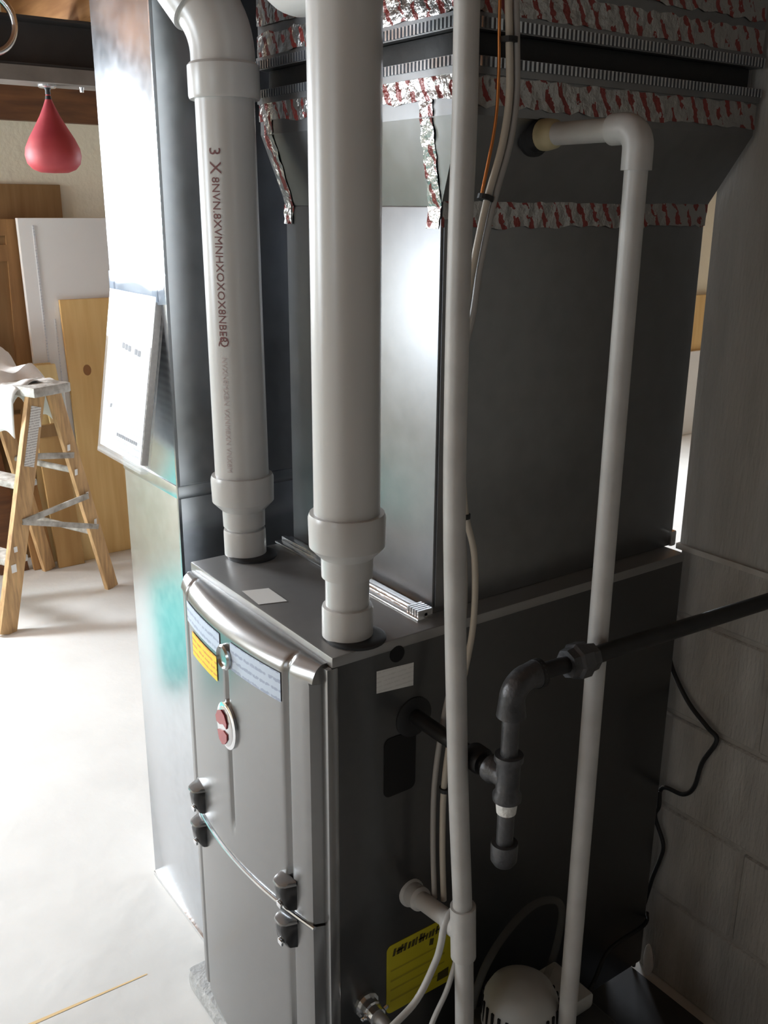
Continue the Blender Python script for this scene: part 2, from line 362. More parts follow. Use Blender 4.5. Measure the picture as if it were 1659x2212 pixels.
DX0, DX1 = FX+.010, -.012
def bow(x):
    u = (x-DX0)/(DX1-DX0)*2-1; return -.028 - .024*(1-u*u)
GRV = [(-.392, 0.0, 1.0), (-.066, 0.0, 1.0)]
def groove(x, z, extra=None):
    d = 0
    for gx, z0, z1 in GRV + (extra or []):
        if z0 <= z <= z1:
            e = min(1, (z-z0)/.012, (z1-z)/.012) if extra and (gx, z0, z1) in extra else 1
            d = max(d, .0055*math.exp(-((x-gx)/.0048)**2)*e)
    return d
def door(name, z0, z1, rolltop, extra=None):
    xs = sorted(set([DX0+(DX1-DX0)*i/56 for i in range(57)] + [g[0]+o for g in GRV+(extra or []) for o in (-.009, -.006, -.003, 0, .003, .006, .009)]))
    zs = [z0+(z1-z0)*j/44 for j in range(45)]
    if rolltop: zs = [z0+(z1-.03-z0)*j/40 for j in range(41)] + [z1-.03+.03*math.sin(a) for a in (.15, .3, .5, .7, .9, 1.1, 1.3, 1.45, PI/2)]
    b = MB(); nx = len(xs)
    for z in zs:
        for x in xs:
            y = bow(x)+groove(x, z, extra)
            if rolltop and z > z1-.03:
                t = (z-(z1-.03))/.03; y = -.008+(y+.008)*math.sqrt(max(0, 1-t*t))
            else:
                t = min((x-DX0), (DX1-x))
                if t < .012: y = -.008+(y+.008)*math.sqrt(max(0, 1-(1-t/.012)**2))
            b.v.append(Vector((x, y, z)))
    for j in range(len(zs)-1):
        for i in range(nx-1):
            a = j*nx+i; b.f.append((a, a+1, a+nx+1, a+nx))
    # back skirt closing the shell
    n0 = len(b.v)
    bx_ = [(DX0, z0), (DX1, z0), (DX1, z1), (DX0, z1)]
    b.v += [Vector((x, -.004, z)) for x, z in bx_]
    b.f.append((n0, n0+3, n0+2, n0+1))
    b.f.append(tuple(range(0, nx)) + (n0+1, n0))
    nz_ = len(zs)
    b.f.append(tuple(j*nx for j in range(nz_)) + (n0+3, n0)); b.f.append(tuple(j*nx+nx-1 for j in range(nz_)) + (n0+2, n0+1))
    b.f.append(tuple((nz_-1)*nx+i for i in range(nx)) + (n0+2, n0+3))
    return b.build(name, 'paintd', fur, smooth=True)
ZS = .489
up = door('upper_door', ZS+.0025, .908, True, [(-.222, .545, .835)])
lo = door('lower_door', 0.098, ZS-.0025, False)
# chrome seam strip
b = MB(); pts = [Vector((x, bow(x)-.001, ZS)) for x in [DX0+.002+(DX1-DX0-.004)*i/30 for i in range(31)]]
b.tube(pts, .0032, 8); b.build('seam_trim', 'galv', fur, smooth=True)
# latch cups
latch_m = mat('latch_dark_gloss', (.035, .035, .037), .22, .3)
def latch(x, z, h):
    """square finger cup: a dark bulging tongue under a pale hood"""
    yb = bow(x); wdt = .038; b = MB(); n = 8
    prof = [(-.5, .003, .80), (-.44, .012, .95), (-.2, .019, 1.0), (.15, .021, 1.0), (.36, .017, .95), (.42, .008, .9)]
    for t, d, ws in prof:
        for i in range(n+1):
            u = -1+2*i/n; e_ = (1-abs(u)**5)
            b.v.append(Vector((x+u*wdt/2*ws, yb+.004-d*max(0, e_)-.002*e_, z+t*h)))
    for j in range(len(prof)-1):
        for i in range(n):
            a = j*(n+1)+i; b.f.append((a, a+1, a+n+2, a+n+1))
    b.f.append(tuple(range(n+1))); b.f.append(tuple(range((len(prof)-1)*(n+1), len(prof)*(n+1))))
    o = b.build('latch', latch_m, fur, smooth=True)
    hd = MB()
    for k_, (zz, dd_) in enumerate(((.37, .024), (.42, .023), (.47, .014), (.50, .0))):
        for i in range(n+1):
            u = -1+2*i/n; hd.v.append(Vector((x+u*wdt*.53, yb+.003-dd_*(1-abs(u)**4)-.001, z+zz*h)))
    for j in range(3):
        for i in range(n):
            a = j*(n+1)+i; hd.f.append((a, a+1, a+n+2, a+n+1))
    hd.f.append(tuple(range(n+1)))
    hd.build('latch_hood', 'paintd', o, smooth=True)
    MB().box(x-.002, x+.010, yb-.0205, yb-.016, z-.018, z-.009).build('latch_glint', 'chrome', o, bevel=.002)
for x in (-.362, -.070):
    latch(x, .523, .054); latch(x, .456, .054)
# oval emblem
EX, EZ = -.222, .731; ey = bow(EX)
def ell(rx, rz, y0, y1, dome=0, n=40):
    b = MB(); vs = []
    for (sc, yy) in ((1, y0), (1, y1), (.82, y1-dome*.6), (.45, y1-dome*.92)):
        for i in range(n):
            a = 2*PI*i/n; vs.append((EX+math.cos(a)*rx*sc, yy, EZ+math.sin(a)*rz*sc))
    vs.append((EX, y1-dome, EZ)); fs = []
    for j in range(3):
        for i in range(n): fs.append((j*n+i, j*n+(i+1) % n, (j+1)*n+(i+1) % n, (j+1)*n+i))
    for i in range(n): fs.append((3*n+i, 3*n+(i+1) % n, 4*n))
    fs.append(tuple(range(n))); return b.add(vs, fs)
em = ell(.031, .039, ey+.004, ey-.004, .004).build('emblem', 'chrome', fur, smooth=True)
ell(.026, .033, ey, ey-.0065, .004).build('emblem_field', 'silver', em, smooth=True)
def blob(pts, y, name, m_):
    b = MB(); b.prism([(EX+p[0], EZ+p[1]) for p in pts], 1, y, y-.0022); return b.build(name, m_, em)
blob([(-.017, .004), (-.019, .013), (-.012, .024), (0, .030), (.011, .025), (.018, .013), (.016, .004), (.006, .008), (-.006, .003)], ey-.0098, 'emblem_red_field', 'red')
blob([(-.015, -.010), (-.004, -.006), (.006, -.003), (.017, -.006), (.016, -.016), (.009, -.025), (0, -.029), (-.010, -.024)], ey-.0098, 'emblem_red_field', 'red')
# labels on the front door, wrapped on the bow
def door_label(name, x0, x1, z0, z1, m_, parent=fur):
    b = MB(); n = 10
    for i in range(n+1):
        x = x0+(x1-x0)*i/n
        for z in (z0, z1): b.v.append(Vector((x, bow(x)-.0012, z)))
    for i in range(n): b.f.append((2*i, 2*i+2, 2*i+3, 2*i+1))
    return b.build(name, m_, parent)
door_label('blue_label', -.386, -.238, .842, .878, 'bluelabel'); door_label('blue_label', -.203, -.074, .833, .878, 'bluelabel')
door_label('yellow_label', -.362, -.252, .792, .834, 'yellabel')
b = MB(); b.lathe((-.219, bow(-.219)+.003, .848), (0, -1, 0), [(0, .020), (.008, .020), (.011, .017), (.007, .014), (.006, .0)], 28)
b.build('sight_glass', mat('sight_port_metal', (.45, .48, .48), .2, .9), fur, smooth=True)
# rust smear plate marks on lower door
b = MB()
for i in range(7):
    x = -.30+.03*i; z = .36-.028*i+random.uniform(-.01, .01); l = random.uniform(.03, .06)
    b.add([(x, bow(x)-.0009, z), (x+.016, bow(x+.016)-.0009, z-.02), (x+.014, bow(x+.014)-.0009, z-.02-l), (x-.004, bow(x-.004)-.0009, z-l*.8)], [(0, 1, 2, 3)])
# top white sticker
MB().add([(-.275, .006, FT+.0008), (-.213, .002, FT+.0008), (-.200, .044, FT+.0008), (-.262, .046, FT+.0008)], [(0, 1, 2, 3)]).build('top_sticker', 'whitelabel', fur)
# right side openings and stickers
MB().lathe((-.002, .103, .897), (1, 0, 0), [(0, .0125), (.003, .0125), (.0032, .010)], 20).build('knockout', 'hole', fur)
MB().add([(.0008, .068, .846), (.0008, .132, .840), (.0008, .132, .876), (.0008, .068, .880)], [(0, 1, 2, 3)]).build('side_sticker', 'whitelabel', fur)
gr = MB().lathe((-.001, .134, .789), (1, 0, 0), [(0, .031), (.003, .031), (.005, .027), (.005, .014)], 28).build('gas_grommet', 'black', fur, smooth=True)
def rrect(y0, y1, z0, z1, r, n=5):
    pts = []
    for (cy, cz, a0) in ((y1-r, z1-r, 0), (y0+r, z1-r, PI/2), (y0+r, z0+r, PI), (y1-r, z0+r, 1.5*PI)):
        for i in range(n+1):
            a = a0+PI/2*i/n; pts.append((cy+r*math.cos(a), cz+r*math.sin(a)))
    return pts
MB().prism(rrect(.082, .138, .672, .768, .010), 0, .0005, .0015).build('access_opening', 'hole', fur)
wl = MB().prism(rrect(.090, .222, .275, .405, .010), 0, .0002, .0012).build('warning_label', 'warn', fur)
b = MB(); y = .100
while y < .196:
    h = random.uniform(.010, .016); st = random.uniform(.0035, .006)
    b.add([(.0016, y, .383), (.0016, y+st, .383), (.0016, y+st+.003, .383+h), (.0016, y+.003, .383+h)], [(0, 1, 2, 3)])
    if random.random() < .5: b.add([(.0016, y, .388), (.0016, y+.008, .389), (.0016, y+.008, .392), (.0016, y, .391)], [(0, 1, 2, 3)])
    y += random.uniform(.0058, .0085)
b.add([(.0016, .172, .368), (.0016, .180, .366), (.0016, .182, .378), (.0016, .174, .380)], [(0, 1, 2, 3)])
b.add([(.0016, .190, .287), (.0016, .214, .287), (.0016, .214, .305), (.0016, .192, .303)], [(0, 1, 2, 3)])
b.build('label_heading', 'warnink', wl)['kind'] = 'stuff'
b = MB()
for z, t in ((.355, .003), (.335, .004), (.318, .003), (.297, .004)):
    b.add([(.0015, .097, z), (.0015, .205, z), (.0015, .205, z+t), (.0015, .097, z+t)], [(0, 1, 2, 3)])
b.build('label_text_lines', 'warnink2', wl)['kind'] = 'stuff'
# pipe flange rings on the top panel
PR = (-.047, .052); PL = (-.422, .090)
for (px, py) in (PR, PL):
    MB().lathe((px+.012, py+.006, FT-.001), (0, 0, 1), [(0, .042), (.004, .042), (.006, .038), (.006, .030)], 32).build('pipe_gasket', 'black', fur, smooth=True)
grounded(fur, (FX/2, FD/2, FB))

# ------------------------------------------------------------------ coil case on top of the furnace
coil = empty('evaporator_coil_case', 'grey sheet metal coil case standing on top of the furnace', 'coil case')
CX0, CX1, CY0, CY1, CZ1 = -.440, -.040, .195, .735, 1.490
MB().box(CX0, CX1, CY0, CY1, FT, CZ1).build('case', 'galvc', coil, bevel=.002)
for (y0, y1, z1, z0) in ((.160, .174, .004, 0), (.174, .182, .010, 0), (.182, .195, .006, 0)):
    MB().box(CX0-.006, CX1+.012-(y1-.174)*.5, y0, y1, FT+z0, FT+z1).build('base_cleat', 'galvb', coil, bevel=.0015)
b = MB()
for i in range(5): b.box(CX1-.02+.006*i, CX1-.016+.006*i, .164, .19, FT+.004, FT+.014)
b.build('cleat_tabs', 'galvb', coil)
MB().box(CX1-.02, CX1+.006, CY1-.01, CY1+.004, FT, FT+.028).build('corner_clip', 'galvb', coil, bevel=.003)
MB().box(CX1, CX1+.0025, CY0+.004, CY0+.02, FT+.01, CZ1).build('corner_seam', 'galvc', coil)
grounded(coil, (-.24, .46, FT))

# ------------------------------------------------------------------ supply plenum with flare, flexible connector and foil tape
ple = empty('supply_plenum', 'flared metal supply plenum with red printed foil tape above the coil case', 'plenum')
UX0, UX1, UY0, UY1 = -.462, .030, .165, .737
ZF = 1.595
b = MB()
lo_ = [(CX0, CY0), (CX1, CY0), (CX1, CY1), (CX0, CY1)]; up_ = [(UX0, UY0), (UX1, UY0), (UX1, UY1), (UX0, UY1)]
vs = [(x, y, CZ1) for x, y in lo_] + [(x, y, ZF) for x, y in up_] + [(x, y, 1.640) for x, y in up_]
fs = [(i, (i+1) % 4, 4+(i+1) % 4, 4+i) for i in range(4)] + [(4+i, 4+(i+1) % 4, 8+(i+1) % 4, 8+i) for i in range(4)] + [(3, 2, 1, 0), (8, 9, 10, 11)]
b.add(vs, fs); b.build('flare', 'galvc', ple)
def ring(z0, z1, out, name, m_, par=ple, bev=0):
    return MB().box(UX0-out, UX1+out, UY0-out, UY1+out, z0, z1).build(name, m_, par, bevel=bev)
ring(1.640, 1.660, .003, 'lower_connector_strip', 'galvc')
ring(1.660, 1.688, -.010, 'flexible_connector', 'vinyl', bev=.004)
ring(1.688, 1.706, .003, 'upper_connector_strip', 'galvc')
ring(1.706, ZC-.02, 0, 'upper_trunk', 'galvc')
def teeth(z0, z1):
    b = MB(); y = UY0-.003
    x = UX0
    while x < UX1:
        b.box(x, x+.0035, y-.0035, y+.001, z0, z1); x += .0075
    yy = UY0; xx = UX1+.003
    while yy < UY1:
        b.box(xx-.001, xx+.0035, yy, yy+.0035, z0, z1); yy += .0075
    return b
tag(teeth(1.648, 1.659).build('crimp_teeth', 'galv', ple), kind='stuff'); tag(teeth(1.689, 1.701).build('crimp_teeth', 'galv', ple), kind='stuff')
def strip(p0, p1, wv, off, name='foil_tape', n=26, jag=.006, par=ple):
    """crinkled tape from p0 to p1, width vector wv, lifted by off"""
    p0, p1, wv, off = Vector(p0), Vector(p1), Vector(wv), Vector(off); b = MB(); mrows = 4
    for i in range(n+1):
        j0, j1 = random.uniform(-jag, jag), random.uniform(-jag, jag); wl_ = wv.length
        for j in range(mrows+1):
            t = -0.5 + j/mrows; t2 = t*(1+(j0 if j < 2 else j1)/wl_)
            b.v.append(p0.lerp(p1, i/n) + wv*t2 + off*(1+random.uniform(-.4, 1.3)))
    for i in range(n):
        for j in range(mrows):
            a = i*(mrows+1)+j; b.f.append((a, a+1, a+mrows+2, a+mrows+1))
    return b.build(name, 'foil', par, smooth=True)
e = .0009
# front face: bands along the flare top and down the two seams
strip((UX0-.002, UY0, 1.628), (UX1+.002, UY0, 1.628), (0, 0, .030), (0, -e, 0))
strip((UX0, UY0-.001, 1.722), (UX1, UY0-.001, 1.722), (0, 0, .032), (0, -e, 0))
strip((UX0, UY0-.001, 1.775), (UX1, UY0-.001, 1.775), (0, 0, .05), (0, -e, 0))
for (xa, xb_, xc) in ((CX1+.004, CX1-.012, CX1-.016), (CX0+.004, CX0+.014, CX0+.008)):
    strip((xa, UY0, ZF+.028), (xa, UY0, ZF), (.026, 0, 0), (0, -e, 0), n=5, jag=.003)
    strip((xa, UY0, ZF), (xb_, CY0, CZ1), (.026, 0, 0), (0, -e, -.0006), n=14, jag=.003)
    strip((xb_, CY0, CZ1), (xc, CY0, CZ1-.028), (.026, 0, 0), (0, -e, 0), n=5, jag=.003)
strip((CX0, CY0-.001, CZ1-.012), (CX0+.02, CY0-.001, CZ1-.012), (0, 0, .03), (0, -e*1.8, 0), n=4)
# right face
strip((UX1, UY0, 1.622), (UX1, UY1, 1.622), (0, 0, .034), (e, 0, 0), n=44)
strip((UX1, UY0, 1.722), (UX1, UY1, 1.722), (0, 0, .032), (e, 0, 0), n=44)
strip((UX1, UY0, 1.775), (UX1, UY1, 1.775), (0, 0, .05), (e, 0, 0), n=44)
strip((CX1+.002, CY0, CZ1-.004), (CX1+.002, CY1, CZ1-.004), (0.003, 0, .046), (e, 0, 0), n=44)
grounded(ple, (-.22, .45, CZ1))

# ------------------------------------------------------------------ return air duct
RX0, RX1, RY0, RY1 = -.866, -.600, .050, .600
ret = empty('return_air_duct', 'shiny galvanized return air duct rising from floor to ceiling beside the furnace', 'duct')
MB().box(RX0, RX1, RY0, RY1, .004, .985).build('lower_section', 'galv', ret, bevel=.0015)
MB().box(RX0, RX1, RY0, RY1, 1.0, ZC-.02).build('upper_section', 'galv', ret, bevel=.0015)
MB().box(RX0-.002, RX1+.003, RY0-.002, RY1+.003, .980, 1.004).build('slip_cleat', 'galv', ret, bevel=.002)
MB().box(RX0-.003, RX1+.003, RY0-.003, RY1+.003, 0, .010).build('base_flange', 'galvb', ret, bevel=.001)
MB().box(RX1, FX-.004, .26, .58, .09, .52).build('cabinet_boot', 'galvc', ret)
MB().box(RX1-.003, RX1+.0025, RY0-.0025, RY0+.003, .01, ZC-.03).build('corner_seam', 'galv', ret)
grounded(ret, ((RX0+RX1)/2, .32, 0))

# booklet in a clear sleeve taped to the duct
bk = empty('manual_booklet', 'white instruction booklet in a clear plastic sleeve hanging on the duct', 'booklet')
TL, TR = Vector((-.842, .043, 1.338)), Vector((-.622, .043, 1.338)); BL, BR = Vector((-.834, -.009, 1.036)), Vector((-.616, -.009, 1.036))
def bkp(u, v, o): # u across, v down, o outwards
    p = TL.lerp(TR, u).lerp(BL.lerp(BR, u), v); n = (TR-TL).cross(BL-TL).normalized()
    if n.y > 0: n = -n
    return p + n*o
def slab(u0, u1, v0, v1, o0, o1):
    b = MB(); vs = [bkp(u, v, o) for o in (o0, o1) for v in (v0, v1) for u in (u0, u1)]
    return b.add(vs, [(0, 2, 3, 1), (4, 5, 7, 6), (0, 1, 5, 4), (2, 6, 7, 3), (0, 4, 6, 2), (1, 3, 7, 5)])
slab(.03, .97, .03, .965, -.012, .0).build('pages', 'pages', bk)
cv = slab(.025, .955, .028, .967, 0.0, .0012).build('cover', 'paper', bk)
slab(0, 1, 0, 1, -.014, .0035).build('plastic_sleeve', 'sleeve', bk)
slab(0.0, 1.0, .985, 1.012, -.010, .004).build('sleeve_seam', 'sleeve', bk)
b = MB()
for i in range(6):
    if i == 3: continue
    b.add([bkp(.36+.07*i, .30+.004*i, .0016), bkp(.36+.07*i+.055, .30+.004*i, .0016), bkp(.36+.07*i+.055, .335+.004*i, .0016), bkp(.36+.07*i, .335+.004*i, .0016)], [(0, 1, 2, 3)])
b.build('cover_heading', 'greyink', cv)['kind'] = 'stuff'
b = MB()
for i in range(11):
    b.add([bkp(.40+.042*i, .845, .0016), bkp(.40+.042*i+.03, .845, .0016), bkp(.40+.042*i+.03, .865, .0016), bkp(.40+.042*i, .865, .0016)], [(0, 1, 2, 3)])
b.add([bkp(.2, .69, .0016), bkp(.24, .685, .0016), bkp(.225, .71, .0016), bkp(.19, .715, .0016)], [(0, 1, 2, 3)])
b.build('cover_footer', 'greyink', cv)['kind'] = 'stuff'
b = MB(); vs = [bkp(.47, .185, .0017)]
for i in range(18): vs.append(bkp(.47+.14*math.cos(2*PI*i/18), .185+.055*math.sin(2*PI*i/18), .0016))
b.add(vs, [(0, 1+i, 1+(i+1) % 18) for i in range(18)]); b.build('cover_picture', 'paleink', cv)
tpb = MB(); tpb.grid(lambda u, v: Vector((-.846+.25*u, .048-.004*math.sin(v*PI)-.004*math.sin(u*9)*v, 1.375-.05*v+.004*math.sin(u*7))), 12, 4)
tpb.build('tape_strip', 'tapec', bk, smooth=True)
for u in (0.03, .96):
    q = bkp(u, 0, 0); MB().box(q.x-.012, q.x+.012, .040, .049, 1.33, 1.372).build('tape_fold', 'tapec', bk, bevel=.003)
grounded(bk, ((TL+BR)/2).to_tuple()[:2] + (1.026,))

# ------------------------------------------------------------------ PVC vent pipes
R3, R2 = .0445, .0302
def vent(px, py, ztop, label, z2a, z2b, lean=0.0):
    v = empty('pvc_vent_pipe', label, 'pipe')
    d = Vector((lean, 0, 1)).normalized(); base = Vector((px, py, FT))
    def at(z): return base + d*((z-FT)/d.z)
    MB().lathe(at(FT+.003), d, [(0, .0355), (.040, .0355), (.044, .0345), (.045, R2)], 32).build('socket', 'pvc', v, smooth=True)
    MB().lathe(at(FT+.04), d, [(0, R2), (z2a-FT-.03, R2)], 32).build('small_pipe', 'pvc', v, smooth=True)
    h = z2b-z2a
    MB().lathe(at(z2a-.032), d, [(0, .0335), (.0, .0352), (.028, .0358), (.036, .0440), (.044, .0515), (.032+h-.006, .0525), (.032+h, .0505), (.032+h, R3)], 32).build('reducer', 'pvc', v, smooth=True)
    pp = MB().lathe(at(z2b-.01), d, [(0, R3), ((ztop-z2b+.01), R3)], 40).build('pipe', 'pvc', v, smooth=True)
    return v, at, pp
vr, atr, _ = vent(PR[0], PR[1], 2.1, 'white plastic vent pipe standing straight on the furnace top near the gas hole', 1.042, 1.100)
cb = Vector((PR[0], PR[1], 1.758))
MB().lathe(cb-Vector((0, 0, .034)), (0, 0, 1), [(0, R3), (0, .0535), (.090, .0535), (.090, R3)], 36).build('tee_collar', 'pvc', vr, smooth=True)
xe = -.168
pth = [cb, Vector((xe+.03, cb.y, cb.z))] + arc((xe+.03, cb.y, cb.z+.03), (0, 0, -1), (-1, 0, 0), .03, 0, PI/2, 8)[1:] + [Vector((xe, cb.y, cb.z+.09))]
MB().tube(pth, .0490, 32).build('branch_elbow', 'pvc', vr, smooth=True)
MB().lathe((xe, cb.y, cb.z+.08), (0, 0, 1), [(0, .049), (0, .054), (.05, .054), (.05, R3), (.26, R3)], 32).build('branch_riser', 'pvc', vr, smooth=True)
grounded(vr, (PR[0], PR[1], FT))
vl, atl, pl_ = vent(PL[0], PL[1], 1.650, 'white plastic vent pipe with red print and an angled elbow at its top', 1.005, 1.062, lean=-.016)
# 45 degree elbow at the top of the printed pipe
top = atl(1.640); dz = Vector((-.016, 0, 1)).normalized(); od = Vector((-.52, -.34, .80)).normalized()
MB().lathe(top, dz, [(0, R3), (.0, .0520), (.004, .0535), (.046, .0535), (.050, .050), (.050, R3)], 36).build('elbow_collar', 'pvc', vl, smooth=True)
p0 = top + dz*.044; path = [p0, p0+dz*.02]; dd = dz.copy(); p = path[-1]
for i in range(7):
    dd = dz.lerp(od, (i+1)/7).normalized(); p = p + dd*.0105; path.append(p)
path.append(p+od*.012)
MB().tube(path, .0475, 36).build('elbow_bend', 'pvc', vl, smooth=True)
MB().lathe(path[-1]-od*.012, od, [(0, .0478), (0, .0535), (.05, .054), (.05, R3)], 36).build('elbow_collar', 'pvc', vl, smooth=True)
MB().lathe(path[-1]+od*.03, od, [(0, R3), (.24, R3)], 36).build('upper_pipe', 'pvc', vl, smooth=True)
# printed line down the pipe
def pipe_print(text, z_start, size, ang, mname, par, atf, adv=None):
    cu_ = bpy.data.curves.new('t', 'FONT'); cu_.body = text; cu_.size = size; cu_.resolution_u = 2
    to = bpy.data.objects.new('t', cu_); COL.objects.link(to)
    bpy.context.view_layer.update()
    me = bpy.data.meshes.new_from_object(to.evaluated_get(bpy.context.evaluated_depsgraph_get()))
    bpy.data.objects.remove(to); bpy.data.curves.remove(cu_)
    bm = bmesh.new(); bm.from_mesh(me); bmesh.ops.subdivide_edges(bm, edges=[e_ for e_ in bm.edges if e_.calc_length() > .006], cuts=1)
    for v_ in bm.verts:
        s_, t_ = v_.co.x, v_.co.y
        a = ang + t_/R3; c_ = atf(z_start - s_)
        v_.co = c_ + Vector((math.cos(a), math.sin(a), 0))*(R3+.0005)
    bm.to_mesh(me); bm.free(); me.materials.clear(); me.materials.append(M[mname])
    o = bpy.data.objects.new('print', me); COL.objects.link(o); o.parent = par; return o
PA = math.atan2(-.623-PL[1], .984-PL[0]) - .50
pipe_print('3 X ', 1.572, .026, PA-.12, 'ink', pl_, atl)
pipe_print('8NVN.8XVMNHXOXOX8NBE8', 1.530, .018, PA-.08, 'ink', pl_, atl)
pipe_print('-Q', 1.302, .022, PA-.08, 'ink', pl_, atl)
M['inkf'] = mat('faded_ink', (0.50, 0.42, 0.41), 0.7)
pipe_print('NVXN8MXBN VXNM8XN VNX8M', 1.262, .0125, PA-.04, 'inkf', pl_, atl)
grounded(vl, (PL[0], PL[1], FT))
# ------------------------------------------------------------------ condensate drain from the coil
RD = .0137
dr = empty('coil_drain_pipe', 'white plastic drain pipe dropping from the coil drain port past the gas pipe', 'pipe')
DXp, DYp, DZp = .187, .300, 1.577
MB().lathe((.012, DYp, DZp), (1, 0, 0), [(0, .026), (.006, .026), (.010, .021), (.020, .020)], 24).build('port', 'black', dr, smooth=True)
MB().lathe((.026, DYp, DZp), (1, 0, 0), [(0, .019), (.012, .0195), (.026, .0175), (.03, RD)], 24).build('port_adapter', 'glue', dr, smooth=True)
MB().lathe((.040, DYp, DZp), (1, 0, 0), [(0, RD), (.11, RD)], 24).build('arm', 'pvcg', dr, smooth=True)
ra = .022
ep = [Vector((DXp-.040, DYp, DZp)), Vector((DXp-ra, DYp, DZp))] + arc((DXp-ra, DYp, DZp-ra), (0, 0, 1), (1, 0, 0), ra, 0, PI/2, 8)[1:] + [Vector((DXp, DYp, DZp-.046))]
MB().tube(ep, .0178, 24).build('elbow', 'pvcg', dr, smooth=True)
MB().tube([(DXp, DYp, DZp-.04), (DXp-.001, DYp, 1.0), (DXp-.002, DYp, .2625)], RD, 24).build('drop', 'pvcg', dr, smooth=True)
grounded(dr, (DXp, DYp, .2625))

# ------------------------------------------------------------------ second white drain riser with tee, close to the cabinet
rs = empty('drain_riser_pipe', 'tall white plastic riser pipe with a tee running up past the furnace side', 'pipe')
cpts = [(.135, .082, 2.05), (.135, .082, 1.75), (.135, .084, 1.58), (.135, .0825, 1.46), (.135, .083, 1.31), (.135, .086, 1.15), (.135, .095, .96), (.135, .107, .757), (.135, .124, .535), (.135, .134, .355), (.135, .146, .0045)]
MB().tube(cpts, RD, 24, sub=4).build('riser', 'pvcg', rs, smooth=True)
tz = Vector((.135, .1255, .515))
MB().lathe(tz+Vector((0, .002, -.045)), Vector((0, -.05, 1)), [(0, .0145), (0, .0182), (.088, .0182), (.088, .0145)], 26).build('tee', 'pvcg', rs, smooth=True)
bd = (Vector((.002, .134, .487))-tz); L = bd.length; bdn = bd.normalized()
MB().lathe(tz, bdn, [(0, .0178), (.034, .0178), (.034, .0135), (L-.030, .0135), (L-.026, .0185), (L-.006, .0185), (L-.002, .022), (L, .022)], 26).build('branch', 'pvcg', rs, smooth=True)
grounded(rs, (.135, .146, 0))

# ------------------------------------------------------------------ gas line
gas = empty('gas_line', 'black iron gas pipe with tee, drip leg, elbow and union', 'gas pipe')
GX, GY, GZ = .200, .134, .795
rg = .0112
MB().lathe((-.004, GY, GZ-.004), (1, 0, 0), [(0, rg), (GX, rg)], 20).build('cabinet_nipple', 'iron', gas, smooth=True)
MB().lathe((.128, GY, GZ-.003), (1, 0, 0), [(0, .0165), (.004, .0185), (.022, .0185), (.026, .0165)], 20).build('coupling', 'iron', gas, smooth=True)
MB().lathe((GX, GY, GZ-.033), (0, 0, 1), [(0, .0135), (0, .0185), (.008, .0190), (.014, .0155), (.052, .0155), (.058, .0190), (.066, .0185), (.066, .0135)], 24).build('tee', 'malle', gas, smooth=True)
MB().lathe((GX-.034, GY, GZ-.003), (1, 0, 0), [(0, .0135), (0, .0185), (.009, .0190), (.014, .0155), (.034, .0150)], 24).build('tee_outlet', 'malle', gas, smooth=True)
MB().lathe((GX, GY, GZ-.052), (0, 0, 1), [(0, .0128), (.010, .0138), (.020, .0134)], 20).build('thread_tape', 'teflon', gas, smooth=True)
MB().lathe((GX, GY, GZ-.115), (0, 0, 1), [(0, rg), (.085, rg)], 20).build('drip_leg', 'malle', gas, smooth=True)
MB().lathe((GX, GY, GZ-.134), (0, 0, 1), [(0, .004), (.003, .013), (.010, .0175), (.030, .0180), (.036, .0175), (.036, .012)], 24).build('end_cap', 'malle', gas, smooth=True)
MB().lathe((GX, GY, GZ+.03), (0, 0, 1), [(0, rg), (.08, rg)], 20).build('riser_nipple', 'malle', gas, smooth=True)
EZ0 = .931
gd = Vector((.022, .40, 0)).normalized()
rr = .026
c_ = Vector((GX, GY, EZ0-rr))+gd*rr
ep = [Vector((GX, GY, EZ0-rr-.022)), Vector((GX, GY, EZ0-rr))] + [c_ - gd*rr*math.cos(a)+Vector((0, 0, 1))*rr*math.sin(a) for a in [PI/2*i/8 for i in range(1, 9)]] + [c_+Vector((0, 0, rr))+gd*.014]
MB().tube(ep, [.019, .0165]+[.0165]*8+[.019], 22).build('elbow', 'malle', gas, smooth=True)
st = ep[-1]
MB().lathe(st-gd*.004, gd, [(0, .0125), (0, .0190), (.008, .0190), (.008, rg), (.06, rg)], 20).build('union_nipple', 'iron', gas, smooth=True)
us = Vector((GX, GY, EZ0))+gd*.088
hexb = MB().lathe(us, gd, [(0, .015), (0, .019), (.010, .021), (.014, .0245), (.030, .0245), (.034, .020), (.046, .0185), (.046, .013)], 8)
hexb.build('union', 'malle', gas, smooth=False)
wl_end = Vector((GX, GY, EZ0)) + gd*((WY-.006-GY)/gd.y)
MB().tube([us+gd*.04, wl_end], rg+.0006, 20).build('supply_pipe', 'iron', gas, smooth=True)
MB().lathe(wl_end-gd*.004, gd, [(0, .012), (0, .026), (.003, .026)], 20).build('wall_flange', 'iron', gas)
grounded(gas, (GX, GY, GZ-.134))

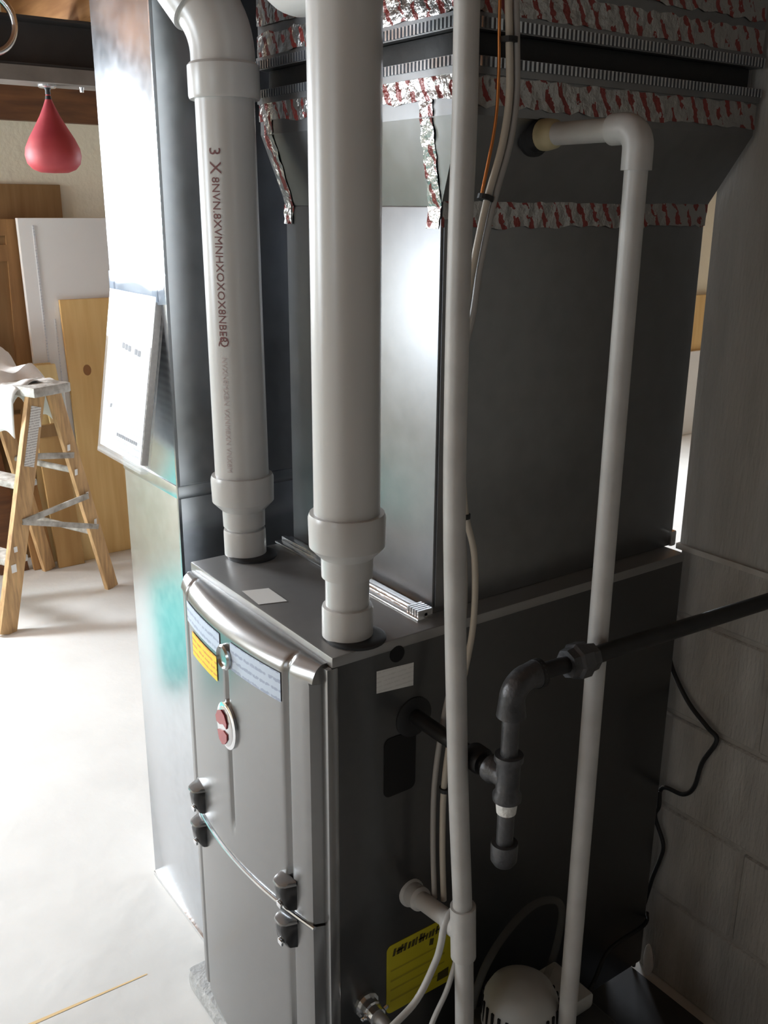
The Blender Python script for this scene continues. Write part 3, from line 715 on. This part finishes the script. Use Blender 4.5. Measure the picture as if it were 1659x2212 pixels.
# ------------------------------------------------------------------ cables tied along the riser
def cable(name, pts, r, m_, label, cat='cable', group=None, ties=()):
    root = empty(name, label, cat, group)
    MB().tube(pts, r, 10, sub=6).build('cable_jacket', m_, root, smooth=True)
    for (p_, d_, rr_) in ties:
        MB().lathe(Vector(p_)-Vector(d_)*.003, d_, [(0, rr_), (.006, rr_)], 16).build('cable_tie', 'black', root)
    return root
c1 = [(.056, .205, 2.08), (.058, .207, 1.76), (.060, .210, 1.68), (.060, .214, 1.615), (.060, .206, 1.56), (.058, .187, 1.497), (.054, .172, 1.42), (.052, .162, 1.35), (.052, .158, 1.25), (.054, .165, 1.16), (.055, .173, 1.10), (.058, .188, 1.04), (.058, .191, .95), (.058, .180, .88), (.054, .164, .80), (.052, .152, .70), (.054, .150, .60), (.056, .154, .50)]
thermo = cable('thermostat_cable', c1, .0045, 'cable', 'beige thermostat cable looping beside the white riser, tied with black ties', ties=[((.060, .210, 1.675), (0, 0, 1), .010), ((.056, .186, 1.50), (0, .3, 1), .010), ((.054, .170, 1.10), (0, 0, 1), .009), ((.053, .153, .69), (0, 0, 1), .009)])
c2 = [(p[0]+.002, p[1]+.0095, p[2]) for p in c1[:8]] + [(p[0]-.012, p[1]-.004, p[2]) for p in c1[8:11]] + [(p[0]-.012, p[1]-.008, p[2]) for p in c1[11:]]
cable('control_cable', c2, .0042, 'cableg', 'grey control cable bundled next to the beige cable', )
cable('ground_wire', [(.052, .202, 2.08), (.052, .200, 1.75), (.052, .203, 1.64), (.052, .200, 1.58), (.048, .186, 1.50)], .002, 'copper', 'thin bare copper wire beside the bundled cables', 'wire')

# white drain hoses at the tee
cable('white_hose', [(.100, .146, .530), (.112, .112, .521), (.112, .104, .484), (.110, .096, .455), (.110, .064, .407), (.110, .019, .383), (.105, -.03, .35), (.10, -.07, .25), (.09, -.10, .12), (.09, -.12, .007)], .0052, 'pvcg', 'thin white hose curving across the yellow label', 'hose')
cable('slim_white_hose', [(.080, .160, .50), (.100, .150, .46), (.100, .145, .43), (.100, .128, .38), (.100, .099, .328), (.115, .05, .24), (.14, -.01, .1), (.15, -.05, .008)], .0040, 'pvcg', 'slimmer white hose hanging below the riser tee', 'hose')

# armoured cable connector low on the cabinet side
cn = empty('cable_connector', 'metal cable connector with grey cable on the lower cabinet side', 'connector')
MB().lathe((.0005, .050, .322), (1, 0, 0), [(0, .021), (.006, .021), (.006, .0165), (.020, .0165), (.022, .014), (.034, .014)], 12).build('locknut_body', 'galvb', cn)
for s_ in (-1, 1):
    MB().lathe((.026, .050+s_*.017, .322), (0, s_, .4), [(0, .004), (.006, .004), (.008, .002)], 10).build('clamp_screw', 'chrome', cn)
MB().tube([(.020, .050, .322), (.055, .053, .312), (.075, .03, .27), (.08, -.01, .2), (.07, -.04, .1), (.07, -.05, .012)], .010, 14, sub=5).build('armoured_cable', mat('grey_flex', (.34, .34, .34), .5, .4), cn, smooth=True)
grounded(cn, (.05, .05, 0))

# ------------------------------------------------------------------ condensate pump on a block
tag(MB().box(.055, .245, .204, .40, .0045, .190).build('support_block', 'block', bevel=.005), 'grey concrete block under the condensate pump', 'block')
pu = empty('condensate_pump', 'light grey plastic condensate pump with a slotted dome cover', 'pump')
PUx, PUy = .122, .262
MB().prism(rrect(PUy-.060, PUy+.130, .1905, .262, .01), 0, PUx-.062, PUx+.088).build('tank', 'pumpd', pu, bevel=.004)
MB().lathe((PUx, PUy, .262), (0, 0, 1), [(0, .060), (.006, .061), (.050, .058), (.066, .050), (.076, .036), (.082, .018), (.084, 0.0005)], 36).build('dome_cover', 'pump', pu, smooth=True)
for i in range(28):
    a = 2*PI*i/28
    o = MB().box(-.0022, .0022, -.0015, .0015, -.019, .019).build('vent_slot', 'hole', pu)
    o.location = (PUx+math.cos(a)*.0592, PUy+math.sin(a)*.0592, .293); o.rotation_euler = (0, 0, a+PI/2)
MB().prism(rrect(PUy+.052, PUy+.118, .262, .292, .008), 0, PUx-.04, PUx+.045).build('switch_housing', 'pump', pu, bevel=.004)
grounded(pu, (PUx, PUy, .1905))
cable('clear_tube', [(.10, .335, .285), (.10, .350, .315), (.10, .362, .36), (.10, .366, .41), (.10, .345, .440), (.10, .300, .452), (.10, .255, .435), (.10, .215, .400), (.10, .192, .360), (.098, .178, .30), (.10, .176, .245), (.10, .170, .12), (.10, .172, .008)], .0062, 'tube', 'clear vinyl tube arching over the condensate pump', 'tube')

# ------------------------------------------------------------------ black cords by the block wall
cable('power_cord', [(-.030, .742, .72), (-.014, .744, .679), (.027, .744, .632), (.070, .744, .604), (.092, .744, .588), (.068, .744, .530), (.057, .744, .473), (.035, .744, .446), (-.008, .742, .438), (-.016, .738, .40)], .0042, 'black', 'black power cord sagging in a loop on the block wall', 'cord')
cable('slack_cord', [(-.012, .738, .43), (-.010, .738, .397), (-.016, .738, .37), (.006, .742, .32), (.002, .742, .28), (-.010, .740, .226), (-.026, .738, .115), (-.03, .738, .006)], .0042, 'black', 'black cord hanging down along the rear furnace edge', 'cord')
cable('floor_cord', [(-.004, .728, .16), (.012, .70, .155), (.015, .60, .15), (.018, .56, .10), (.02, .52, .05), (.03, .46, .006)], .004, 'black', 'black cord running low along the furnace side to the floor', 'cord')
b = MB(); b.grid(lambda u, v: Vector((.016*math.cos(2*PI*u)*math.sin(PI*v)*(1+.3*math.sin(7*u+3*v)) , .014*math.sin(2*PI*u)*math.sin(PI*v), .045-.045*math.cos(PI*v)*(1+.0*u))), 18, 10)
o = b.build('foam_scrap', 'scrap', smooth=True); o.location = (.000, .742, .004); o.scale = (.7, .6, .85); tag(o, 'small white foam scrap on the floor at the rear furnace corner', 'scrap')

rm = MB().box(-.04, .62, -.30, .735, .0005, .004).build('floor_shade_sheet', mat('floor_shade_grey', (.075, .075, .08), .95, noise=.2, nscale=20), bevel=.001)  # dark sheet added in place of the shade on the floor
tag(rm, 'dark grey sheet added as shade on the floor between furnace and block wall', 'mat')

# ------------------------------------------------------------------ speed bag and swivel under the beam
sb = empty('speed_bag', 'red leather speed bag hanging from the dark beam', 'punching bag')
bx_, by_ = -2.492, .478
MB().lathe((bx_, by_, 1.856), (0, 0, 1), [(0, .026), (.004, .030), (.010, .030)], 20).build('swivel_plate', 'silver', sb, smooth=True)
MB().lathe((bx_, by_, 1.830), (0, 0, 1), [(0, .006), (.010, .009), (.018, .008), (.027, .012)], 14).build('swivel', 'black', sb, smooth=True)
MB().lathe((bx_, by_, 1.590), (0, 0, 1), [(0, .002), (.002, .045), (.012, .070), (.030, .086), (.056, .0915), (.080, .088), (.110, .074), (.145, .053), (.180, .033), (.210, .019), (.232, .010), (.250, .007)], 40).build('bladder', 'bag', sb, smooth=True)
MB().lathe((bx_, by_, 1.818), (0, 0, 1), [(0, .011), (.014, .009), (.016, .005)], 14).build('lace_tip', 'black', sb, smooth=True)
MB().lathe((bx_+.0, by_+.115, 1.850), (0, 0, 1), [(0, .006), (.016, .008), (.02, .004)], 12).build('bolt', 'silver', sb, smooth=True)
grounded(sb, (bx_, by_, 1.59))
# silver hoop at the beam
hp = MB().tube(arc((-2.36, .268, 2.015), (0, 1, 0), (0, 0, 1), .085, 0, 2*PI, 40)[:-1] + [arc((-2.36, .268, 2.015), (0, 1, 0), (0, 0, 1), .085, 0, 2*PI, 40)[-1]], .011, 12).build('metal_hoop', mat('brushed_steel', (.62, .62, .63), .25, 1.0), smooth=True)
tag(hp, 'silver metal hoop hanging below the joists beside the dark beam', 'hoop')

# ------------------------------------------------------------------ wooden step ladder
lad = empty('step_ladder', 'paint-splattered wooden step ladder with a white label on its rail', 'ladder')
F_ = Vector((-2.430, .132, 0)); Rr = Vector((-2.632, .615, 0)); TF = Vector((-2.537, .372, .835)); TB = Vector((-2.553, .440, .835))
dg = (Rr-F_).normalized(); wd = Vector((-dg.y, dg.x, 0)); wd = wd if wd.dot(rt) < 0 else -wd
def lerp(a, b_, t): return a+(b_-a)*t
WL = .42
sd = dg
for s_ in (0, 1):
    flare = wd*(WL*s_)
    tin = wd*(.035 if s_ == 0 else -.035)
    fr = MB().bar(F_+flare, TF+flare+tin, sd, .072, .024).build('front_rail', 'ladder', lad, bevel=.004)
    rl = MB().bar(Rr+flare+tin*.6, TB+flare+tin, sd, .056, .022).build('rear_leg', 'ladder', lad, bevel=.004)
    if s_ == 0:
        q0, q1 = lerp(F_, TF+tin, .70), lerp(F_, TF+tin, .95); nv = -wd
        MB().bar(q0+nv*.0135, q1+nv*.0135, sd, .042, .003).build('rail_label', lined_mat('ladder_label', (.78, .76, .73), (.45, .42, .40), 34, thr=.55), fr)
        for t_, sz in ((.28, .03), (.36, .02), (.88, .035)):
            q = lerp(F_, TF+tin, t_)+nv*.0128+sd*random.uniform(-.02, .02)
            MB().bar(q-Vector((0, 0, sz/2)), q+Vector((0, 0, sz/2)), sd, sz*.7, .002).build('paint_splash', 'whitep', fr)
        for t_ in (.36, .5, .62, .74):
            q = lerp(Rr+tin*.6, TB+tin, t_)+nv*.0118+sd*random.uniform(-.014, .014)
            MB().bar(q-Vector((0, 0, .012)), q+Vector((.004, 0, .012)), sd, .012, .002).build('paint_splash', 'whitep', rl)
for t_ in (.30, .62):
    a = lerp(F_, TF+wd*.035, t_); z_ = a.z
    MB().bar(a+wd*.0+sd*.015, lerp(F_+wd*WL, TF+wd*(WL-.035), t_)+sd*.015, sd, .085, .024).build('step', 'paintwood', lad, bevel=.004)
for t_ in (.30, .62):
    a = lerp(Rr+wd*.02, TB+wd*.035, t_); c = lerp(Rr+wd*(WL-.02), TB+wd*(WL-.035), t_)
    MB().tube([a, c], .012, 12).build('rear_rung', 'paintwood', lad, smooth=True)
fa = lerp(F_, TF+wd*.035, .47)-wd*.016
MB().bar(fa, lerp(Rr, TB+wd*.035, .50)-wd*.015, (0, 0, 1), .022, .006).build('spreader', 'paintwood', lad)
MB().bar(fa, lerp(Rr, TB+wd*.035, .34)-wd*.015, (0, 0, 1), .020, .006).build('spreader', 'paintwood', lad)
MB().bar(lerp(F_, TF+wd*.035, .74)-wd*.001, lerp(Rr, TB+wd*.035, .70)-wd*.003, (0, 0, 1), .022, .010).build('side_brace', 'paintwood', lad)
cc = (TF+TB)/2; capb = MB().bar(cc-wd*.015+Vector((0, 0, .015)), cc+wd*(WL+.015)+Vector((0, 0, .015)), sd, .165, .036).build('top_cap', 'paintwood', lad, bevel=.006)
grounded(lad, ((F_+Rr)/2).to_tuple())
# white cloth over the ladder top
b = MB(); o0 = cc+wd*.09+Vector((0, 0, .036))
def cl(u, v):
    a = (u-.5)*.60; bb = (v-.5)*.34
    h = .20*math.exp(-((a-.16)/.19)**2-((bb)/.17)**2) + .018*math.sin(23*u+4*v)*(.4+v) + .012*math.sin(17*v+9*u)
    drop = 0
    if abs(bb) > .085: drop += (abs(bb)-.085)*2.0
    if a < -.16: drop += (-.16-a)*.15
    h2 = max(h, .004)
    return o0 + wd*(a+.275) + sd*(max(-.10, min(.10, bb))+(bb*.12)) + Vector((0, 0, h2-drop+(.008*math.sin(30*u) if drop else 0)))
b.grid(cl, 44, 30)
clo = b.build('draped_cloth', 'cloth', smooth=True); tag(clo, 'white cloth bunched and draped over the ladder top', 'cloth')
md = clo.modifiers.new('thick', 'SOLIDIFY'); md.thickness = .004; md.offset = 1

# ------------------------------------------------------------------ boards leaning on the left wall
def leaning(name, label, cat, y0b, y1b, y0t, y1t, zt, xb, xt, th, m_, parts=None):
    """flat board, bottom edge at xb, top edge at xt, faces +x"""
    vs = []
    for o_ in (0, th):
        vs += [(xb+o_, y0b, 0), (xb+o_, y1b, 0), (xt+o_, y1t, zt), (xt+o_, y0t, zt)]
    b = MB().add(vs, [(0, 1, 2, 3), (7, 6, 5, 4), (0, 4, 5, 1), (1, 5, 6, 2), (2, 6, 7, 3), (3, 7, 4, 0)])
    r = empty(name, label, cat); b.build('board', m_, r, bevel=.003)
    def pt(yf, zf, o_=0.0):
        x = xb+(xt-xb)*zf+th+o_; y = (y0b+(y1b-y0b)*yf)*(1-zf)+(y0t+(y1t-y0t)*yf)*zf; return Vector((x, y, zt*zf))
    for (yf0, yf1, zf0, zf1, t_, mm, nm) in (parts or []):
        vs = [pt(yf0, zf0), pt(yf1, zf0), pt(yf1, zf1), pt(yf0, zf1), pt(yf0, zf0, t_), pt(yf1, zf0, t_), pt(yf1, zf1, t_), pt(yf0, zf1, t_)]
        MB().add(vs, [(3, 2, 1, 0), (4, 5, 6, 7), (0, 1, 5, 4), (1, 2, 6, 5), (2, 3, 7, 6), (3, 0, 4, 7)]).build(nm, mm, r)
    return grounded(r, (xb, (y0b+y1b)/2, 0)), pt, r
leaning('plywood_sheet', 'brown plywood sheet standing behind the white panel', 'plywood', .10, .745, .10, .745, 1.568, -3.285, -3.295, .012, 'brown')
leaning('wooden_door', 'brown wooden door with rails and panels leaning on the wall', 'door', .13, .52, .17, .560, 1.432, -3.215, -3.262, .022, 'brown',
        [(0, 1, .955, 1.0, .012, 'brownd', 'rail'), (0, 1, .885, .93, .012, 'brownd', 'rail'), (0, 1, .46, .52, .012, 'brownd', 'rail'), (.82, 1, 0, 1.0, .013, 'brownd', 'stile'), (.40, .52, 0, .885, .012, 'brownd', 'stile'), (0, .10, 0, 1, .013, 'brownd', 'stile')])
leaning('white_board', 'white painted board with ribbed lower half leaning on the wall', 'panel', .53, .96, .520, .950, 1.437, -3.130, -3.185, .030, 'whitep',
        [(.13, .145, .02, .98, .004, 'paper', 'rib'), (.24, .25, .02, .72, .004, 'paper', 'rib'), (.36, .37, .02, .72, .004, 'paper', 'rib'), (.48, .49, .02, .72, .004, 'paper', 'rib'), (.6, .61, .02, .72, .004, 'paper', 'rib')])
_, pt, r_ = leaning('pine_board', 'wide yellow pine board with a knot leaning before the white panel', 'board', .665, .985, .648, .965, 1.112, -3.070, -3.140, .020, 'pine')
b = MB()
b.add([pt(.25, .735, .0012)]+[pt(.25+.055*math.cos(2*PI*i/14), .735+.021*math.sin(2*PI*i/14), .0012) for i in range(14)], [(0, 1+i, 1+(i+1) % 14) for i in range(14)])
ko = b.build('knot', 'knot', r_); ko.location = -r_.location
leaning('pale_plank', 'pale narrow pine plank slanting in front of the wide board', 'plank', .615, .680, .515, .590, .86, -3.035, -3.085, .018, 'pinel')
leaning('short_plank', 'short tan plank standing between the ladder legs', 'plank', .500, .612, .470, .580, .62, -3.005, -3.040, .020, 'pineb', [(0, 1, .92, 1.0, .006, 'brown', 'batten')])
leaning('offcut_board', 'tan board offcut standing behind the ladder label rail', 'board', .470, .575, .480, .580, .862, -3.092, -3.108, .012, 'pinel')
leaning('dark_plank', 'dark brown plank leaning beside the wooden door', 'plank', .27, .39, .22, .33, .70, -3.06, -3.16, .022, 'sill')
leaning('brown_plank', 'brown plank leaning left of the dark plank', 'plank', .405, .495, .36, .44, .66, -3.04, -3.12, .022, 'brownd')

# far corner glimpsed through the gap behind the coil case
leaning('white_sheet', 'white sheet of board in the far corner beyond the block wall', 'panel', 4.6, 5.8, 4.6, 5.8, .56, -3.16, -3.22, .02, 'whitep')
leaning('orange_plank', 'orange timber plank standing far behind the coil case', 'plank', 4.9, 5.45, 4.9, 5.45, .93, -3.24, -3.275, .02, 'pine')

# teal exercise mat (seen as a reflection in the galvanized duct)
tm = MB().prism([(-2.95, -1.95), (-1.62, -1.75), (-1.62, -.62), (-1.75, -.36), (-2.95, -.70)], 2, 0, .02).build('exercise_mat', 'teal', bevel=.006)
tag(tm, 'teal foam mat lying on the floor in front of the window', 'mat')
